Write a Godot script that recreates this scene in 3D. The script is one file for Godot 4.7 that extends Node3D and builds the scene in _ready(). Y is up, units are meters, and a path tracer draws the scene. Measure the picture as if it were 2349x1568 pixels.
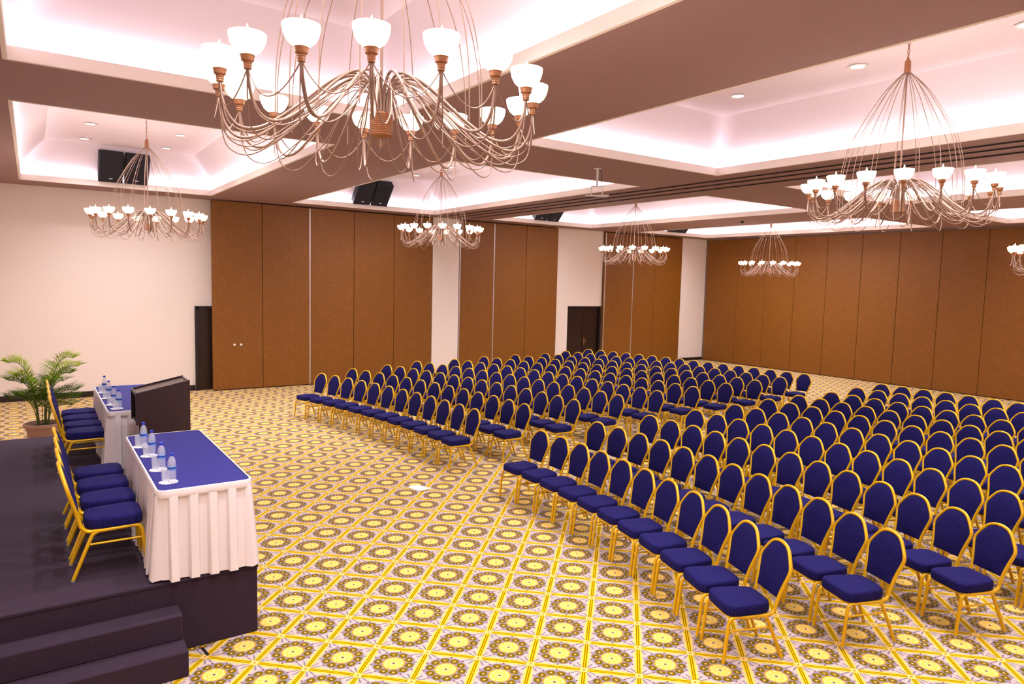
extends Node3D

# ------------------------------------------------------------------ mesh building
class MB:
	var v := PackedVector3Array()
	var n := PackedVector3Array()
	var uv := PackedVector2Array()
	var ix := PackedInt32Array()

	func tri(a: int, b: int, c: int) -> void:
		var cr := (v[b] - v[a]).cross(v[c] - v[a])
		if cr.dot(n[a] + n[b] + n[c]) > 0.0:
			ix.append_array([a, c, b])
		else:
			ix.append_array([a, b, c])

	func poly(pts: Array, nor: Vector3, uvs: Array = []) -> void:
		var s := v.size()
		for i in pts.size():
			v.append(pts[i])
			n.append(nor)
			uv.append(uvs[i] if uvs.size() > i else Vector2(pts[i].x + pts[i].z, pts[i].y))
		for i in range(1, pts.size() - 1):
			tri(s, s + i, s + i + 1)

	# a convex polygon whose normal points away from the point inside
	func face(pts: Array, inside: Vector3) -> void:
		var nor: Vector3 = (pts[1] - pts[0]).cross(pts[2] - pts[0]).normalized()
		if nor.dot(pts[0] - inside) < 0.0:
			nor = -nor
		poly(pts, nor)

	# chamfered box in a frame
	func box(c: Vector3, s: Vector3, ch := 0.004, b := Basis.IDENTITY) -> void:
		var h := s * 0.5
		ch = minf(ch, minf(h.x, minf(h.y, h.z)) * 0.9)
		var ax := [Vector3.RIGHT, Vector3.UP, Vector3.BACK]
		for k in 3:
			var i := (k + 1) % 3
			var j := (k + 2) % 3
			for sg in [-1.0, 1.0]:
				var pts := []
				for q in [[-1, -1], [1, -1], [1, 1], [-1, 1]]:
					pts.append(c + b * (ax[k] * sg * h[k] + ax[i] * q[0] * (h[i] - ch) + ax[j] * q[1] * (h[j] - ch)))
				poly(pts, b * (ax[k] * sg))
		if ch <= 0.0:
			return
		for k in 3:
			var i := (k + 1) % 3
			var j := (k + 2) % 3
			for si in [-1.0, 1.0]:
				for sj in [-1.0, 1.0]:
					var e: Vector3 = ax[k] * (h[k] - ch)
					var p: Vector3 = ax[i] * si * h[i] + ax[j] * sj * (h[j] - ch)
					var q: Vector3 = ax[i] * si * (h[i] - ch) + ax[j] * sj * h[j]
					poly([c + b * (p - e), c + b * (p + e), c + b * (q + e), c + b * (q - e)], b * (ax[i] * si + ax[j] * sj).normalized())
		for sx in [-1.0, 1.0]:
			for sy in [-1.0, 1.0]:
				for sz in [-1.0, 1.0]:
					poly([c + b * Vector3(sx * h.x, sy * (h.y - ch), sz * (h.z - ch)), c + b * Vector3(sx * (h.x - ch), sy * h.y, sz * (h.z - ch)), c + b * Vector3(sx * (h.x - ch), sy * (h.y - ch), sz * h.z)], b * Vector3(sx, sy, sz).normalized())

	# rows of points with smooth normals that point away from the given centre
	func grid(rows: Array, closed: bool, centre: Vector3, inward := false) -> void:
		var s := v.size()
		var nr := rows.size()
		var nc: int = rows[0].size()
		var total := 0.0
		var nn := PackedVector3Array()
		for r in nr:
			for c in nc:
				var p0: Vector3 = rows[maxi(r - 1, 0)][c]
				var p1: Vector3 = rows[mini(r + 1, nr - 1)][c]
				var q0: Vector3 = rows[r][(c - 1 + nc) % nc if closed else maxi(c - 1, 0)]
				var q1: Vector3 = rows[r][(c + 1) % nc if closed else mini(c + 1, nc - 1)]
				var m := (p1 - p0).cross(q1 - q0)
				m = m.normalized() if m.length() > 1e-12 else Vector3.ZERO
				nn.append(m)
				total += m.dot(rows[r][c] - centre)
		var f := -1.0 if (total < 0.0) != inward else 1.0
		for r in nr:
			for c in nc:
				v.append(rows[r][c])
				var m: Vector3 = nn[r * nc + c] * f
				if m == Vector3.ZERO:
					m = (rows[r][c] - centre).normalized() * (-1.0 if inward else 1.0)
				n.append(m)
				uv.append(Vector2(float(c) / nc, float(r) / nr))
		for r in nr - 1:
			for c in (nc if closed else nc - 1):
				var a := s + r * nc + c
				var b := s + r * nc + (c + 1) % nc
				var d := s + (r + 1) * nc + c
				var e := s + (r + 1) * nc + (c + 1) % nc
				tri(a, b, e)
				tri(a, e, d)

	# round or oval tube along a path
	func tube(pts: Array, rad: float, sides := 8, caps := true) -> void:
		var s := v.size()
		var m := pts.size()
		var t0: Vector3 = (pts[1] - pts[0]).normalized()
		var up := Vector3.UP if absf(t0.y) < 0.9 else Vector3.RIGHT
		var nv := (up - t0 * up.dot(t0)).normalized()
		for i in m:
			var t: Vector3 = (pts[mini(i + 1, m - 1)] - pts[maxi(i - 1, 0)]).normalized()
			nv = (nv - t * nv.dot(t)).normalized()
			var bv := t.cross(nv)
			for k in sides:
				var a := TAU * k / sides
				var o := nv * cos(a) + bv * sin(a)
				v.append(pts[i] + o * rad)
				n.append(o)
				uv.append(Vector2(float(k) / sides, float(i)))
		for i in m - 1:
			for k in sides:
				var a := s + i * sides + k
				var b := s + i * sides + (k + 1) % sides
				tri(a, b, b + sides)
				tri(a, b + sides, a + sides)
		if caps:
			for e in [0, m - 1]:
				var ring := []
				for k in sides:
					ring.append(v[s + e * sides + k])
				var d: Vector3 = (pts[0] - pts[1]).normalized() if e == 0 else (pts[m - 1] - pts[m - 2]).normalized()
				poly(ring, d)

	# profile of (radius, height) turned about the y axis; each step keeps its own normals
	func lathe(prof: Array, at: Vector3, seg := 20, smooth := false) -> void:
		if smooth:
			var rows := []
			for p in prof:
				var row := []
				for k in seg:
					var a := TAU * k / seg
					row.append(at + Vector3(cos(a) * p.x, p.y, sin(a) * p.x))
				rows.append(row)
			var mid := Vector3.ZERO
			for p in prof:
				mid.y += p.y / prof.size()
			grid(rows, true, at + mid)
			return
		for i in prof.size() - 1:
			var p: Vector2 = prof[i]
			var q: Vector2 = prof[i + 1]
			var d := q - p
			var s := v.size()
			var nr := Vector2(d.y, -d.x).normalized()
			for k in seg:
				var a := TAU * k / seg
				var c := cos(a)
				var z := sin(a)
				for w in [p, q]:
					v.append(at + Vector3(c * w.x, w.y, z * w.x))
					n.append(Vector3(c * nr.x, nr.y, z * nr.x))
					uv.append(Vector2(float(k) / seg, w.y))
			for k in seg:
				var a := s + 2 * k
				var b := s + 2 * ((k + 1) % seg)
				tri(a, b, b + 1)
				tri(a, b + 1, a + 1)

	func done() -> ArrayMesh:
		var arr := []
		arr.resize(Mesh.ARRAY_MAX)
		arr[Mesh.ARRAY_VERTEX] = v
		arr[Mesh.ARRAY_NORMAL] = n
		arr[Mesh.ARRAY_TEX_UV] = uv
		arr[Mesh.ARRAY_INDEX] = ix
		var m := ArrayMesh.new()
		m.add_surface_from_arrays(Mesh.PRIMITIVE_TRIANGLES, arr)
		return m

func curve(pts: Array, sub := 5) -> Array:
	var out := []
	for i in pts.size() - 1:
		var a: Vector3 = pts[maxi(i - 1, 0)]
		var b: Vector3 = pts[i]
		var c: Vector3 = pts[i + 1]
		var d: Vector3 = pts[mini(i + 2, pts.size() - 1)]
		for k in sub:
			out.append(b.cubic_interpolate(c, a, d, float(k) / sub))
	out.append(pts[-1])
	return out

# ------------------------------------------------------------------ scene helpers
var M := {}
var used := {}
var rng := RandomNumberGenerator.new()

func numbered(called: String) -> String:
	if not used.has(called):
		used[called] = 0
		return called
	used[called] += 1
	return "%s_%03d" % [called, used[called]]

func tag(o: Node, label: String, category: String, group := "", kind := "") -> void:
	if label:
		o.set_meta("label", label)
	if category:
		o.set_meta("category", category)
	if group:
		o.set_meta("group", group)
	if kind:
		o.set_meta("kind", kind)

func thing(called: String, label: String, category: String, at := Vector3.ZERO, turn := 0.0, group := "") -> Node3D:
	var o := Node3D.new()
	o.name = numbered(called)
	add_child(o)
	o.position = at
	o.rotation.y = turn
	tag(o, label, category, group)
	return o

func part(called: String, mesh: Mesh, material: Material, parent: Node, at := Vector3.ZERO, turn := 0.0) -> MeshInstance3D:
	var o := MeshInstance3D.new()
	o.name = called
	o.mesh = mesh
	o.material_override = material
	o.position = at
	o.rotation.y = turn
	parent.add_child(o, true)
	return o

func structure(called: String, label := "", category := "") -> Node3D:
	var o := Node3D.new()
	o.name = called
	add_child(o)
	tag(o, label, category, "", "structure")
	return o

func paint(c: Color, rough := 0.6, metal := 0.0, spec := 0.5) -> StandardMaterial3D:
	var m := StandardMaterial3D.new()
	m.albedo_color = c
	m.roughness = rough
	m.metallic = metal
	m.metallic_specular = spec
	return m

func textured(img: Image, rough: float, scale: float, world := false) -> StandardMaterial3D:
	var m := StandardMaterial3D.new()
	img.generate_mipmaps()
	m.albedo_texture = ImageTexture.create_from_image(img)
	m.roughness = rough
	m.uv1_triplanar = true
	m.uv1_world_triplanar = world
	m.uv1_scale = Vector3.ONE * scale
	return m

func glow(c: Color, energy: float) -> StandardMaterial3D:
	var m := StandardMaterial3D.new()
	m.albedo_color = c
	m.emission_enabled = true
	m.emission = c
	m.emission_energy_multiplier = energy
	m.roughness = 0.4
	return m

func boxmesh(s: Vector3, ch := 0.004) -> ArrayMesh:
	var b := MB.new()
	b.box(Vector3.ZERO, s, ch)
	return b.done()

# ------------------------------------------------------------------ room measures
const TILE := 0.425
const CARPET_TURN := 0.804659
const HC := 4.965            # soffit
const LIP := 0.13
const TOPY := 5.82
const XC := [-13.067, -4.664]
const XD := [-2.743, 5.66]
const ZR := [[1.488, -2.335], [-4.346, -8.557], [-10.57, -14.709], [-17.006, -20.744]]
const WALL_X := -14.15
const PANEL_X := -13.789
const FAR_Z := -21.615
const RIGHT_X := 6.4
const FRONT_Z := 2.4
const STAGE_Y := 0.59

func _ready() -> void:
	rng.seed = 7
	camera_and_air()
	make_materials()
	build_shell()
	build_left_wall()
	build_far_wall()
	build_ceiling()
	build_stage()
	build_chairs()
	build_tables()
	build_lectern()
	build_chandeliers()
	build_speakers()
	build_small_things()
	build_palm()

func camera_and_air() -> void:
	var cam := Camera3D.new()
	cam.name = "camera"
	cam.fov = 52.528
	cam.near = 0.05
	cam.far = 100.0
	cam.position = Vector3(5.381, 3.017, 1.352)
	cam.basis = Basis.from_euler(Vector3(deg_to_rad(-4.905), deg_to_rad(55.248), deg_to_rad(1.386)), EULER_ORDER_YXZ)
	add_child(cam)
	cam.current = true
	var we := WorldEnvironment.new()
	we.name = "world_environment"
	var e := Environment.new()
	e.background_mode = Environment.BG_COLOR
	e.background_color = Color(0.02, 0.02, 0.02)
	e.tonemap_mode = Environment.TONE_MAPPER_LINEAR
	e.tonemap_exposure = 1.2
	e.sdfgi_enabled = true
	e.ssao_enabled = true
	e.ssil_enabled = true
	we.environment = e
	add_child(we)

const COVE_ENERGY := 2.6
const BOWL_ENERGY := 0.06
const DOWN_ENERGY := 6.4
const LAMP_TINT := Color(0.98, 0.97, 1.0)
const COVE_TINT := Color(0.955, 0.955, 1.0)

# ------------------------------------------------------------------ materials
func make_materials() -> void:
	M.plaster = paint(Color(0.93, 0.88, 0.84), 0.85)
	M.coffer = paint(Color(0.92, 0.87, 0.90), 0.9)
	M.soffit = paint(Color(0.61, 0.48, 0.475), 0.9)  # pale ceiling paint; its shade is put into this brown-mauve colour
	M.groove = paint(Color(0.16, 0.11, 0.10), 0.9)
	M.base = paint(Color(0.12, 0.06, 0.05), 0.5)
	M.door = paint(Color(0.13, 0.055, 0.05), 0.35)
	M.door_frame = paint(Color(0.10, 0.045, 0.04), 0.4)
	M.alu = paint(Color(0.80, 0.78, 0.78), 0.35, 0.7)
	M.steel = paint(Color(0.72, 0.70, 0.70), 0.35, 0.6)
	M.gold = paint(Color(0.85, 0.655, 0.0), 0.36, 0.2)
	M.bronze = paint(Color(0.57, 0.45, 0.38), 0.45, 0.4)
	M.copper = paint(Color(0.62, 0.42, 0.29), 0.35, 0.5)
	M.stage = textured(carpet_plain(), 0.95, 3.0, true)
	M.skirt = paint(Color(0.90, 0.86, 0.86), 0.9)
	M.blue_cloth = paint(Color(0.10, 0.09, 0.43), 0.85)
	M.fabric = textured(fabric_image(), 0.85, 8.0)
	M.fabric.metallic_specular = 0.25
	M.panel = textured(panel_image(), 0.55, 0.8, true)
	M.black = paint(Color(0.05, 0.05, 0.09), 0.55)
	M.grille = paint(Color(0.06, 0.06, 0.12), 0.7)
	M.white = paint(Color(0.92, 0.92, 0.92), 0.6)
	M.bowl = glow(Color(1.0, 0.94, 0.84), 1.3)
	M.bulb = glow(Color(1.0, 0.95, 0.85), 1.8)
	M.cove = glow(Color(1.0, 0.94, 0.92), 3.0)
	M.down = glow(Color(1.0, 0.95, 0.92), 2.0)
	M.wood_dark = textured(dark_wood_image(), 0.4, 1.5)
	M.tray = textured(dark_wood_image(), 0.22, 1.5)
	M.clay = paint(Color(0.62, 0.48, 0.42), 0.85)
	M.soil = paint(Color(0.12, 0.06, 0.04), 1.0)
	M.stem = paint(Color(0.26, 0.33, 0.07), 0.6)
	for i in 3:
		var lf := paint([Color(0.20, 0.28, 0.0), Color(0.32, 0.42, 0.0), Color(0.50, 0.57, 0.0)][i], 0.75, 0.0, 0.2)
		lf.backlight_enabled = true
		lf.backlight = [Color(0.1, 0.16, 0.02), Color(0.15, 0.22, 0.02), Color(0.22, 0.28, 0.03)][i]
		M["leaf%d" % i] = lf
	var w := paint(Color(0.93, 0.95, 1.0, 0.28), 0.04)
	w.transparency = BaseMaterial3D.TRANSPARENCY_ALPHA
	M.plastic = w
	var gl := paint(Color(0.95, 0.97, 1.0, 0.22), 0.03)
	gl.transparency = BaseMaterial3D.TRANSPARENCY_ALPHA
	M.glass = gl
	M.cap = paint(Color(0.08, 0.2, 0.75), 0.4)
	M.label = paint(Color(0.38, 0.62, 0.90), 0.5)
	M.label_dark = paint(Color(0.09, 0.10, 0.55), 0.5)
	M.paper = paint(Color(0.93, 0.92, 0.92), 0.9)
	M.orange = paint(Color(0.85, 0.35, 0.05), 0.5)
	var cm := StandardMaterial3D.new()
	var ci := carpet_image()
	ci.generate_mipmaps()
	cm.albedo_texture = ImageTexture.create_from_image(ci)
	cm.roughness = 0.95
	cm.metallic_specular = 0.2
	M.carpet = cm

func hash2(x: int, y: int) -> float:
	var h := (x * 374761393 + y * 668265263) & 0x7fffffff
	h = ((h ^ (h >> 13)) * 1274126177) & 0x7fffffff
	return float((h ^ (h >> 16)) & 0xffff) / 65535.0

# woven carpet print: one repeat, a medallion between gold lines
func carpet_image() -> Image:
	var s := 512
	var img := Image.create(s, s, false, Image.FORMAT_RGB8)
	var ground := Color(0.81, 0.72, 0.70)
	var lilac := Color(0.51, 0.455, 0.53)
	var yellow := Color(0.93, 0.76, 0.0)
	var gold := Color(0.80, 0.53, 0.0)
	var olive := Color(0.40, 0.335, 0.0)
	var cream := Color(0.93, 0.83, 0.55)
	var maroon := Color(0.42, 0.17, 0.24)
	for j in s:
		for i in s:
			var x := (i + 0.5) / s - 0.5
			var y := (j + 0.5) / s - 0.5
			var r := sqrt(x * x + y * y)
			var a := atan2(y, x)
			var yarn := hash2(i / 4, j / 4)
			var c := ground
			# speckles in the ground, denser beside the lines
			var ex := 0.5 - maxf(absf(x), absf(y))
			if yarn < 0.16 + 0.5 * clampf(0.11 - ex, 0.0, 0.05) / 0.05:
				c = Color(0.96, 0.80, 0.30) if ex < 0.11 else Color(0.90, 0.77, 0.62)
			elif yarn > 0.70 and ex > 0.05:
				c = lilac.lerp(ground, 0.35)
			# sprigs in the corners
			var cx := absf(x) - 0.5
			var cy := absf(y) - 0.5
			var cr := sqrt(cx * cx + cy * cy)
			if cr > 0.07 and cr < 0.27 and r > 0.43:
				var ca := atan2(-cy, -cx)
				if sin(ca * 14.0) > 0.25 + 1.2 * absf(cr - 0.14) / 0.14 * 0.5 and ex > 0.045:
					c = lilac
			# ten petals round the medallion
			var k := 10.0
			var da := fposmod(a + PI / k, TAU / k) - PI / k
			var px := (r * cos(da) - 0.300)
			var py := r * sin(da)
			var pe := sqrt(pow(px / 0.076, 2.0) + pow(py / 0.085, 2.0))
			if r > 0.19 and r < 0.395:
				c = lilac.lerp(ground, 0.25 if yarn > 0.3 else 0.0)
			if pe < 1.0 and r > 0.19:
				c = olive if yarn > 0.10 else gold
				if pe < 0.30:
					c = Color(0.90, 0.62, 0.20) if yarn > 0.4 else ground
			# dark berries outside the petals
			var db := fposmod(a, TAU / k) - PI / k
			var bx := r * cos(db) - 0.412
			var by := r * sin(db)
			if bx * bx + by * by < 0.018 * 0.018:
				c = maroon
			# medallion
			if r < 0.212:
				c = gold
			if r < 0.190:
				c = cream
				var ray := cos(a * 10.0)
				if (ray > 0.82 and r > 0.05) or (absf(r - 0.115) < 0.012 and ray < -0.1) or (yarn < 0.22):
					c = Color(0.93, 0.72, 0.06)
			if r < 0.026:
				c = Color(0.42, 0.30, 0.36)
			# woven border lines on the tile edge
			var lx := 0.5 - absf(x)
			var ly := 0.5 - absf(y)
			for l in [lx, ly]:
				if l < 0.046:
					c = yellow
					if l > 0.008 and l < 0.032:
						c = Color(0.58, 0.42, 0.0)
			if cr < 0.075:
				c = Color(0.95, 0.80, 0.52) if yarn > 0.3 else Color(0.92, 0.66, 0.22)
				if cr < 0.022:
					c = Color(0.72, 0.40, 0.06)
			c = c.darkened(0.10 * hash2(i / 2 + 911, j / 2))
			img.set_pixel(i, j, c)
	return img

func carpet_plain() -> Image:
	var s := 128
	var img := Image.create(s, s, false, Image.FORMAT_RGB8)
	for j in s:
		for i in s:
			var h := hash2(i, j)
			img.set_pixel(i, j, Color(0.115, 0.05, 0.125).lerp(Color(0.22, 0.135, 0.205), h))
	return img

func fabric_image() -> Image:
	var s := 128
	var img := Image.create(s, s, false, Image.FORMAT_RGB8)
	for j in s:
		for i in s:
			var c := Color(0.060, 0.048, 0.25).lerp(Color(0.085, 0.072, 0.31), hash2(i / 2, j / 2))
			var u := (i % 16) - 8
			var w := ((j + (8 if (i / 16) % 2 == 1 else 0)) % 16) - 8
			if u * u + w * w < 9:
				c = Color(0.25, 0.20, 0.46)
			img.set_pixel(i, j, c)
	return img

func panel_image() -> Image:
	var s := 512
	var img := Image.create(s, s, false, Image.FORMAT_RGB8)
	var nz := FastNoiseLite.new()
	nz.seed = 3
	nz.frequency = 1.0
	nz.fractal_octaves = 3
	for j in s:
		for i in s:
			var a := TAU * i / s
			var b := TAU * j / s
			# tiles in both directions: noise read on a torus
			var g := nz.get_noise_3d(cos(a) * 3.0 + 2.0 * cos(b), sin(a) * 3.0 + 2.0 * sin(b), cos(b) * 1.0)
			var f := hash2(i / 2, j / 4)
			var c := Color(0.49, 0.285, 0.01).lerp(Color(0.585, 0.36, 0.04), clampf(0.5 + g * 0.5, 0, 1))
			img.set_pixel(i, j, c.darkened(0.14 * f))
	return img

func dark_wood_image() -> Image:
	var s := 128
	var img := Image.create(s, s, false, Image.FORMAT_RGB8)
	for j in s:
		for i in s:
			var h := hash2(i, j / 16)
			img.set_pixel(i, j, Color(0.13, 0.055, 0.07).lerp(Color(0.19, 0.085, 0.09), h))
	return img

# ------------------------------------------------------------------ shell
func build_shell() -> void:
	var fl := structure("floor", "patterned gold and lilac carpet with round medallions", "carpet")
	var b := MB.new()
	var x0 := WALL_X - 0.3
	var x1 := RIGHT_X + 0.3
	var z0 := FAR_Z - 0.5
	var z1 := FRONT_Z + 0.3
	var pts := [Vector3(x0, 0, z0), Vector3(x1, 0, z0), Vector3(x1, 0, z1), Vector3(x0, 0, z1)]
	var uvs := []
	for p in pts:
		var bx: float = p.x / TILE
		var ax: float = -p.z / TILE
		var th := CARPET_TURN
		var cxx := bx * cos(th) + ax * sin(th)
		var czz := bx * sin(th) - ax * cos(th)
		uvs.append(Vector2(cxx, -czz))
	b.poly(pts, Vector3.UP, uvs)
	part("carpet", b.done(), M.carpet, fl)
	part("subfloor", boxmesh(Vector3(x1 - x0, 0.15, z1 - z0), 0.0), M.plaster, fl, Vector3((x0 + x1) / 2, -0.076, (z0 + z1) / 2))
	var wr := structure("wall_right", "plain white plaster side wall", "wall")
	part("plaster", boxmesh(Vector3(0.3, 6.4, z1 - z0), 0.0), M.plaster, wr, Vector3(RIGHT_X + 0.15, 3.1, (z0 + z1) / 2))
	var wf := structure("wall_front", "plain white plaster wall behind the stage", "wall")
	part("plaster", boxmesh(Vector3(x1 - x0, 6.4, 0.3), 0.0), M.plaster, wf, Vector3((x0 + x1) / 2, 3.1, FRONT_Z + 0.15))

func panel_run(parent: Node, zs: Array, strips: Array) -> void:
	for i in zs.size() - 1:
		var a: float = zs[i]
		var c: float = zs[i + 1]
		var wdt := absf(c - a) - 0.012
		part("panel", boxmesh(Vector3(0.1, HC - 0.05, wdt), 0.006), M.panel, parent, Vector3(PANEL_X - 0.05, (HC - 0.05) / 2 + 0.02, (a + c) / 2))
	for z in strips:
		part("edge_strip", boxmesh(Vector3(0.02, HC - 0.08, 0.035), 0.004), M.alu, parent, Vector3(PANEL_X + 0.004, (HC - 0.05) / 2 + 0.02, z))

func build_left_wall() -> void:
	var w := structure("wall_left", "long side wall of white plaster with brown folding partition panels", "wall")
	part("plaster", boxmesh(Vector3(0.3, 6.4, FRONT_Z - FAR_Z + 1.0), 0.0), M.plaster, w, Vector3(WALL_X - 0.15, 3.1, (FRONT_Z + FAR_Z) / 2))
	panel_run(w, [-2.476, -3.75, -5.03, -6.33, -7.59, -8.88], [-5.035])
	panel_run(w, [-9.84, -11.15, -12.46, -13.82], [-9.86, -11.155])
	panel_run(w, [-16.03, -17.47, -18.66, -20.16], [-16.05, -17.475])
	# white piers that stand flush with the panels
	for p in [[-8.89, -9.83], [-20.17, -21.615]]:
		part("pier", boxmesh(Vector3(0.35, HC, absf(p[0] - p[1])), 0.006), M.plaster, w, Vector3(PANEL_X - 0.175, HC / 2, (p[0] + p[1]) / 2))
	# wall round the double door, set back a little from the panels
	var zl := -13.83
	var zr := -16.02
	var dz0 := -14.42
	var dz1 := -16.0
	part("pier", boxmesh(Vector3(0.25, HC, zl - dz0), 0.006), M.plaster, w, Vector3(PANEL_X - 0.235, HC / 2, (zl + dz0) / 2))
	part("lintel", boxmesh(Vector3(0.25, HC - 2.22, dz0 - zr), 0.004), M.plaster, w, Vector3(PANEL_X - 0.235, 2.22 + (HC - 2.22) / 2, (dz0 + zr) / 2))
	for z in [-3.016, -3.181]:
		var k := MB.new()
		k.lathe([Vector2(0.0, 0.02), Vector2(0.022, 0.02), Vector2(0.03, 0.012), Vector2(0.03, 0.0)], Vector3.ZERO, 16)
		var o := part("lock_plate", k.done(), M.white, w, Vector3(PANEL_X, 1.2, z))
		o.rotation.z = -PI / 2
	# doors
	var d1 := structure("door_1", "dark brown door half hidden behind the brown partition panels", "door")
	part("leaf", boxmesh(Vector3(0.05, 2.13, 0.92), 0.004), M.door, d1, Vector3(WALL_X + 0.02, 1.065, -2.66))
	part("frame", boxmesh(Vector3(0.09, 2.21, 0.09), 0.004), M.door_frame, d1, Vector3(WALL_X + 0.045, 1.105, -2.155))
	part("frame", boxmesh(Vector3(0.09, 0.09, 1.05), 0.004), M.door_frame, d1, Vector3(WALL_X + 0.045, 2.165, -2.68))
	var d2 := structure("door_2", "dark brown double door with brass handle beyond the chairs", "door")
	for k in 2:
		var lf := part("leaf", boxmesh(Vector3(0.05, 2.14, 0.70), 0.006), M.door, d2, Vector3(PANEL_X - 0.22, 1.07, -14.85 - 0.72 * k))
		if k == 1:
			part("handle_plate", boxmesh(Vector3(0.012, 0.24, 0.05), 0.004), M.copper, lf, Vector3(0.03, -0.14, 0.28))
			part("handle", boxmesh(Vector3(0.04, 0.025, 0.12), 0.008), M.copper, lf, Vector3(0.055, -0.12, 0.24))
	part("frame", boxmesh(Vector3(0.12, 2.22, 0.07), 0.004), M.door_frame, d2, Vector3(PANEL_X - 0.2, 1.11, dz0 - 0.035))
	part("frame", boxmesh(Vector3(0.12, 2.22, 0.07), 0.004), M.door_frame, d2, Vector3(PANEL_X - 0.2, 1.11, -15.98))
	part("frame", boxmesh(Vector3(0.12, 0.07, 1.58), 0.004), M.door_frame, d2, Vector3(PANEL_X - 0.2, 2.185, -15.21))
	var bb := structure("baseboard_left", "dark brown baseboard along the white side wall", "baseboard")
	part("board", boxmesh(Vector3(0.03, 0.14, FRONT_Z + 2.1), 0.004), M.base, bb, Vector3(WALL_X + 0.016, 0.07, (FRONT_Z - 2.1) / 2))
	part("board", boxmesh(Vector3(0.03, 0.12, 0.93), 0.004), M.base, bb, Vector3(PANEL_X + 0.016, 0.06, -9.36))
	part("board", boxmesh(Vector3(0.03, 0.12, 1.43), 0.004), M.base, bb, Vector3(PANEL_X + 0.016, 0.06, -20.89))

func build_far_wall() -> void:
	var w := structure("wall_far", "far wall of brown wooden partition panels behind the chairs", "wall")
	part("plaster", boxmesh(Vector3(RIGHT_X - WALL_X + 0.6, 6.4, 0.3), 0.0), M.plaster, w, Vector3((RIGHT_X + WALL_X) / 2, 3.1, FAR_Z - 0.3))
	var xs := [-13.74, -12.2, -10.94, -9.70, -8.46, -7.23, -5.99, -4.74, -3.48, -2.23, -0.98, 0.27, 1.52, 2.77, 4.02, 5.27, 6.38]
	for i in xs.size() - 1:
		part("panel", boxmesh(Vector3(xs[i + 1] - xs[i] - 0.012, HC - 0.06, 0.1), 0.006), M.panel, w, Vector3((xs[i] + xs[i + 1]) / 2, (HC - 0.06) / 2 + 0.02, FAR_Z - 0.05))

# ------------------------------------------------------------------ ceiling
func slab(b: MB, x0: float, x1: float, z0: float, z1: float, y0 := HC, y1 := HC + 0.03) -> void:
	b.box(Vector3((x0 + x1) / 2, (y0 + y1) / 2, (z0 + z1) / 2), Vector3(absf(x1 - x0), y1 - y0, absf(z1 - z0)), 0.0)

func build_ceiling() -> void:
	var ce := structure("ceiling", "coffered ceiling with lit white coves between soffits coloured as if in shade", "ceiling")
	var xl := WALL_X - 0.2
	var xr := RIGHT_X + 0.2
	var b := MB.new()
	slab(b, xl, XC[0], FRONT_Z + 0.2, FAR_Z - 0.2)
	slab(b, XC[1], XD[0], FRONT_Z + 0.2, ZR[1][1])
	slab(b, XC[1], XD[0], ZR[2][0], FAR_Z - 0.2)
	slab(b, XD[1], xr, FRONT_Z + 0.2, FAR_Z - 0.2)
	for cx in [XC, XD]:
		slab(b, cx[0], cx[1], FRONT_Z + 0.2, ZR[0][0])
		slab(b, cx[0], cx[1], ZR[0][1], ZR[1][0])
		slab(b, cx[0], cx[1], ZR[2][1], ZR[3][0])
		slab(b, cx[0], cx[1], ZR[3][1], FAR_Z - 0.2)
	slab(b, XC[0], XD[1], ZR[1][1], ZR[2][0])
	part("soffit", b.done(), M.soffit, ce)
	# partition tracks along the beam
	for z in [-8.98, -9.36, -9.80]:
		var tr := part("partition_track", boxmesh(Vector3(XD[1] - XC[0], 0.035, 0.035), 0.003), M.groove, ce, Vector3((XC[0] + XD[1]) / 2, HC - 0.006, z))
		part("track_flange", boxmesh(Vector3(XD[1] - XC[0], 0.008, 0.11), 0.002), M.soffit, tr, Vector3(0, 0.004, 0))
	part("roof_slab", boxmesh(Vector3(xr - xl, 0.15, FRONT_Z - FAR_Z + 0.6), 0.0), M.plaster, ce, Vector3((xl + xr) / 2, 6.2, (FRONT_Z + FAR_Z) / 2))
	for ci in 2:
		for ri in 4:
			coffer(ce, [XC, XD][ci], ZR[ri], ci, ri)

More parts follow.
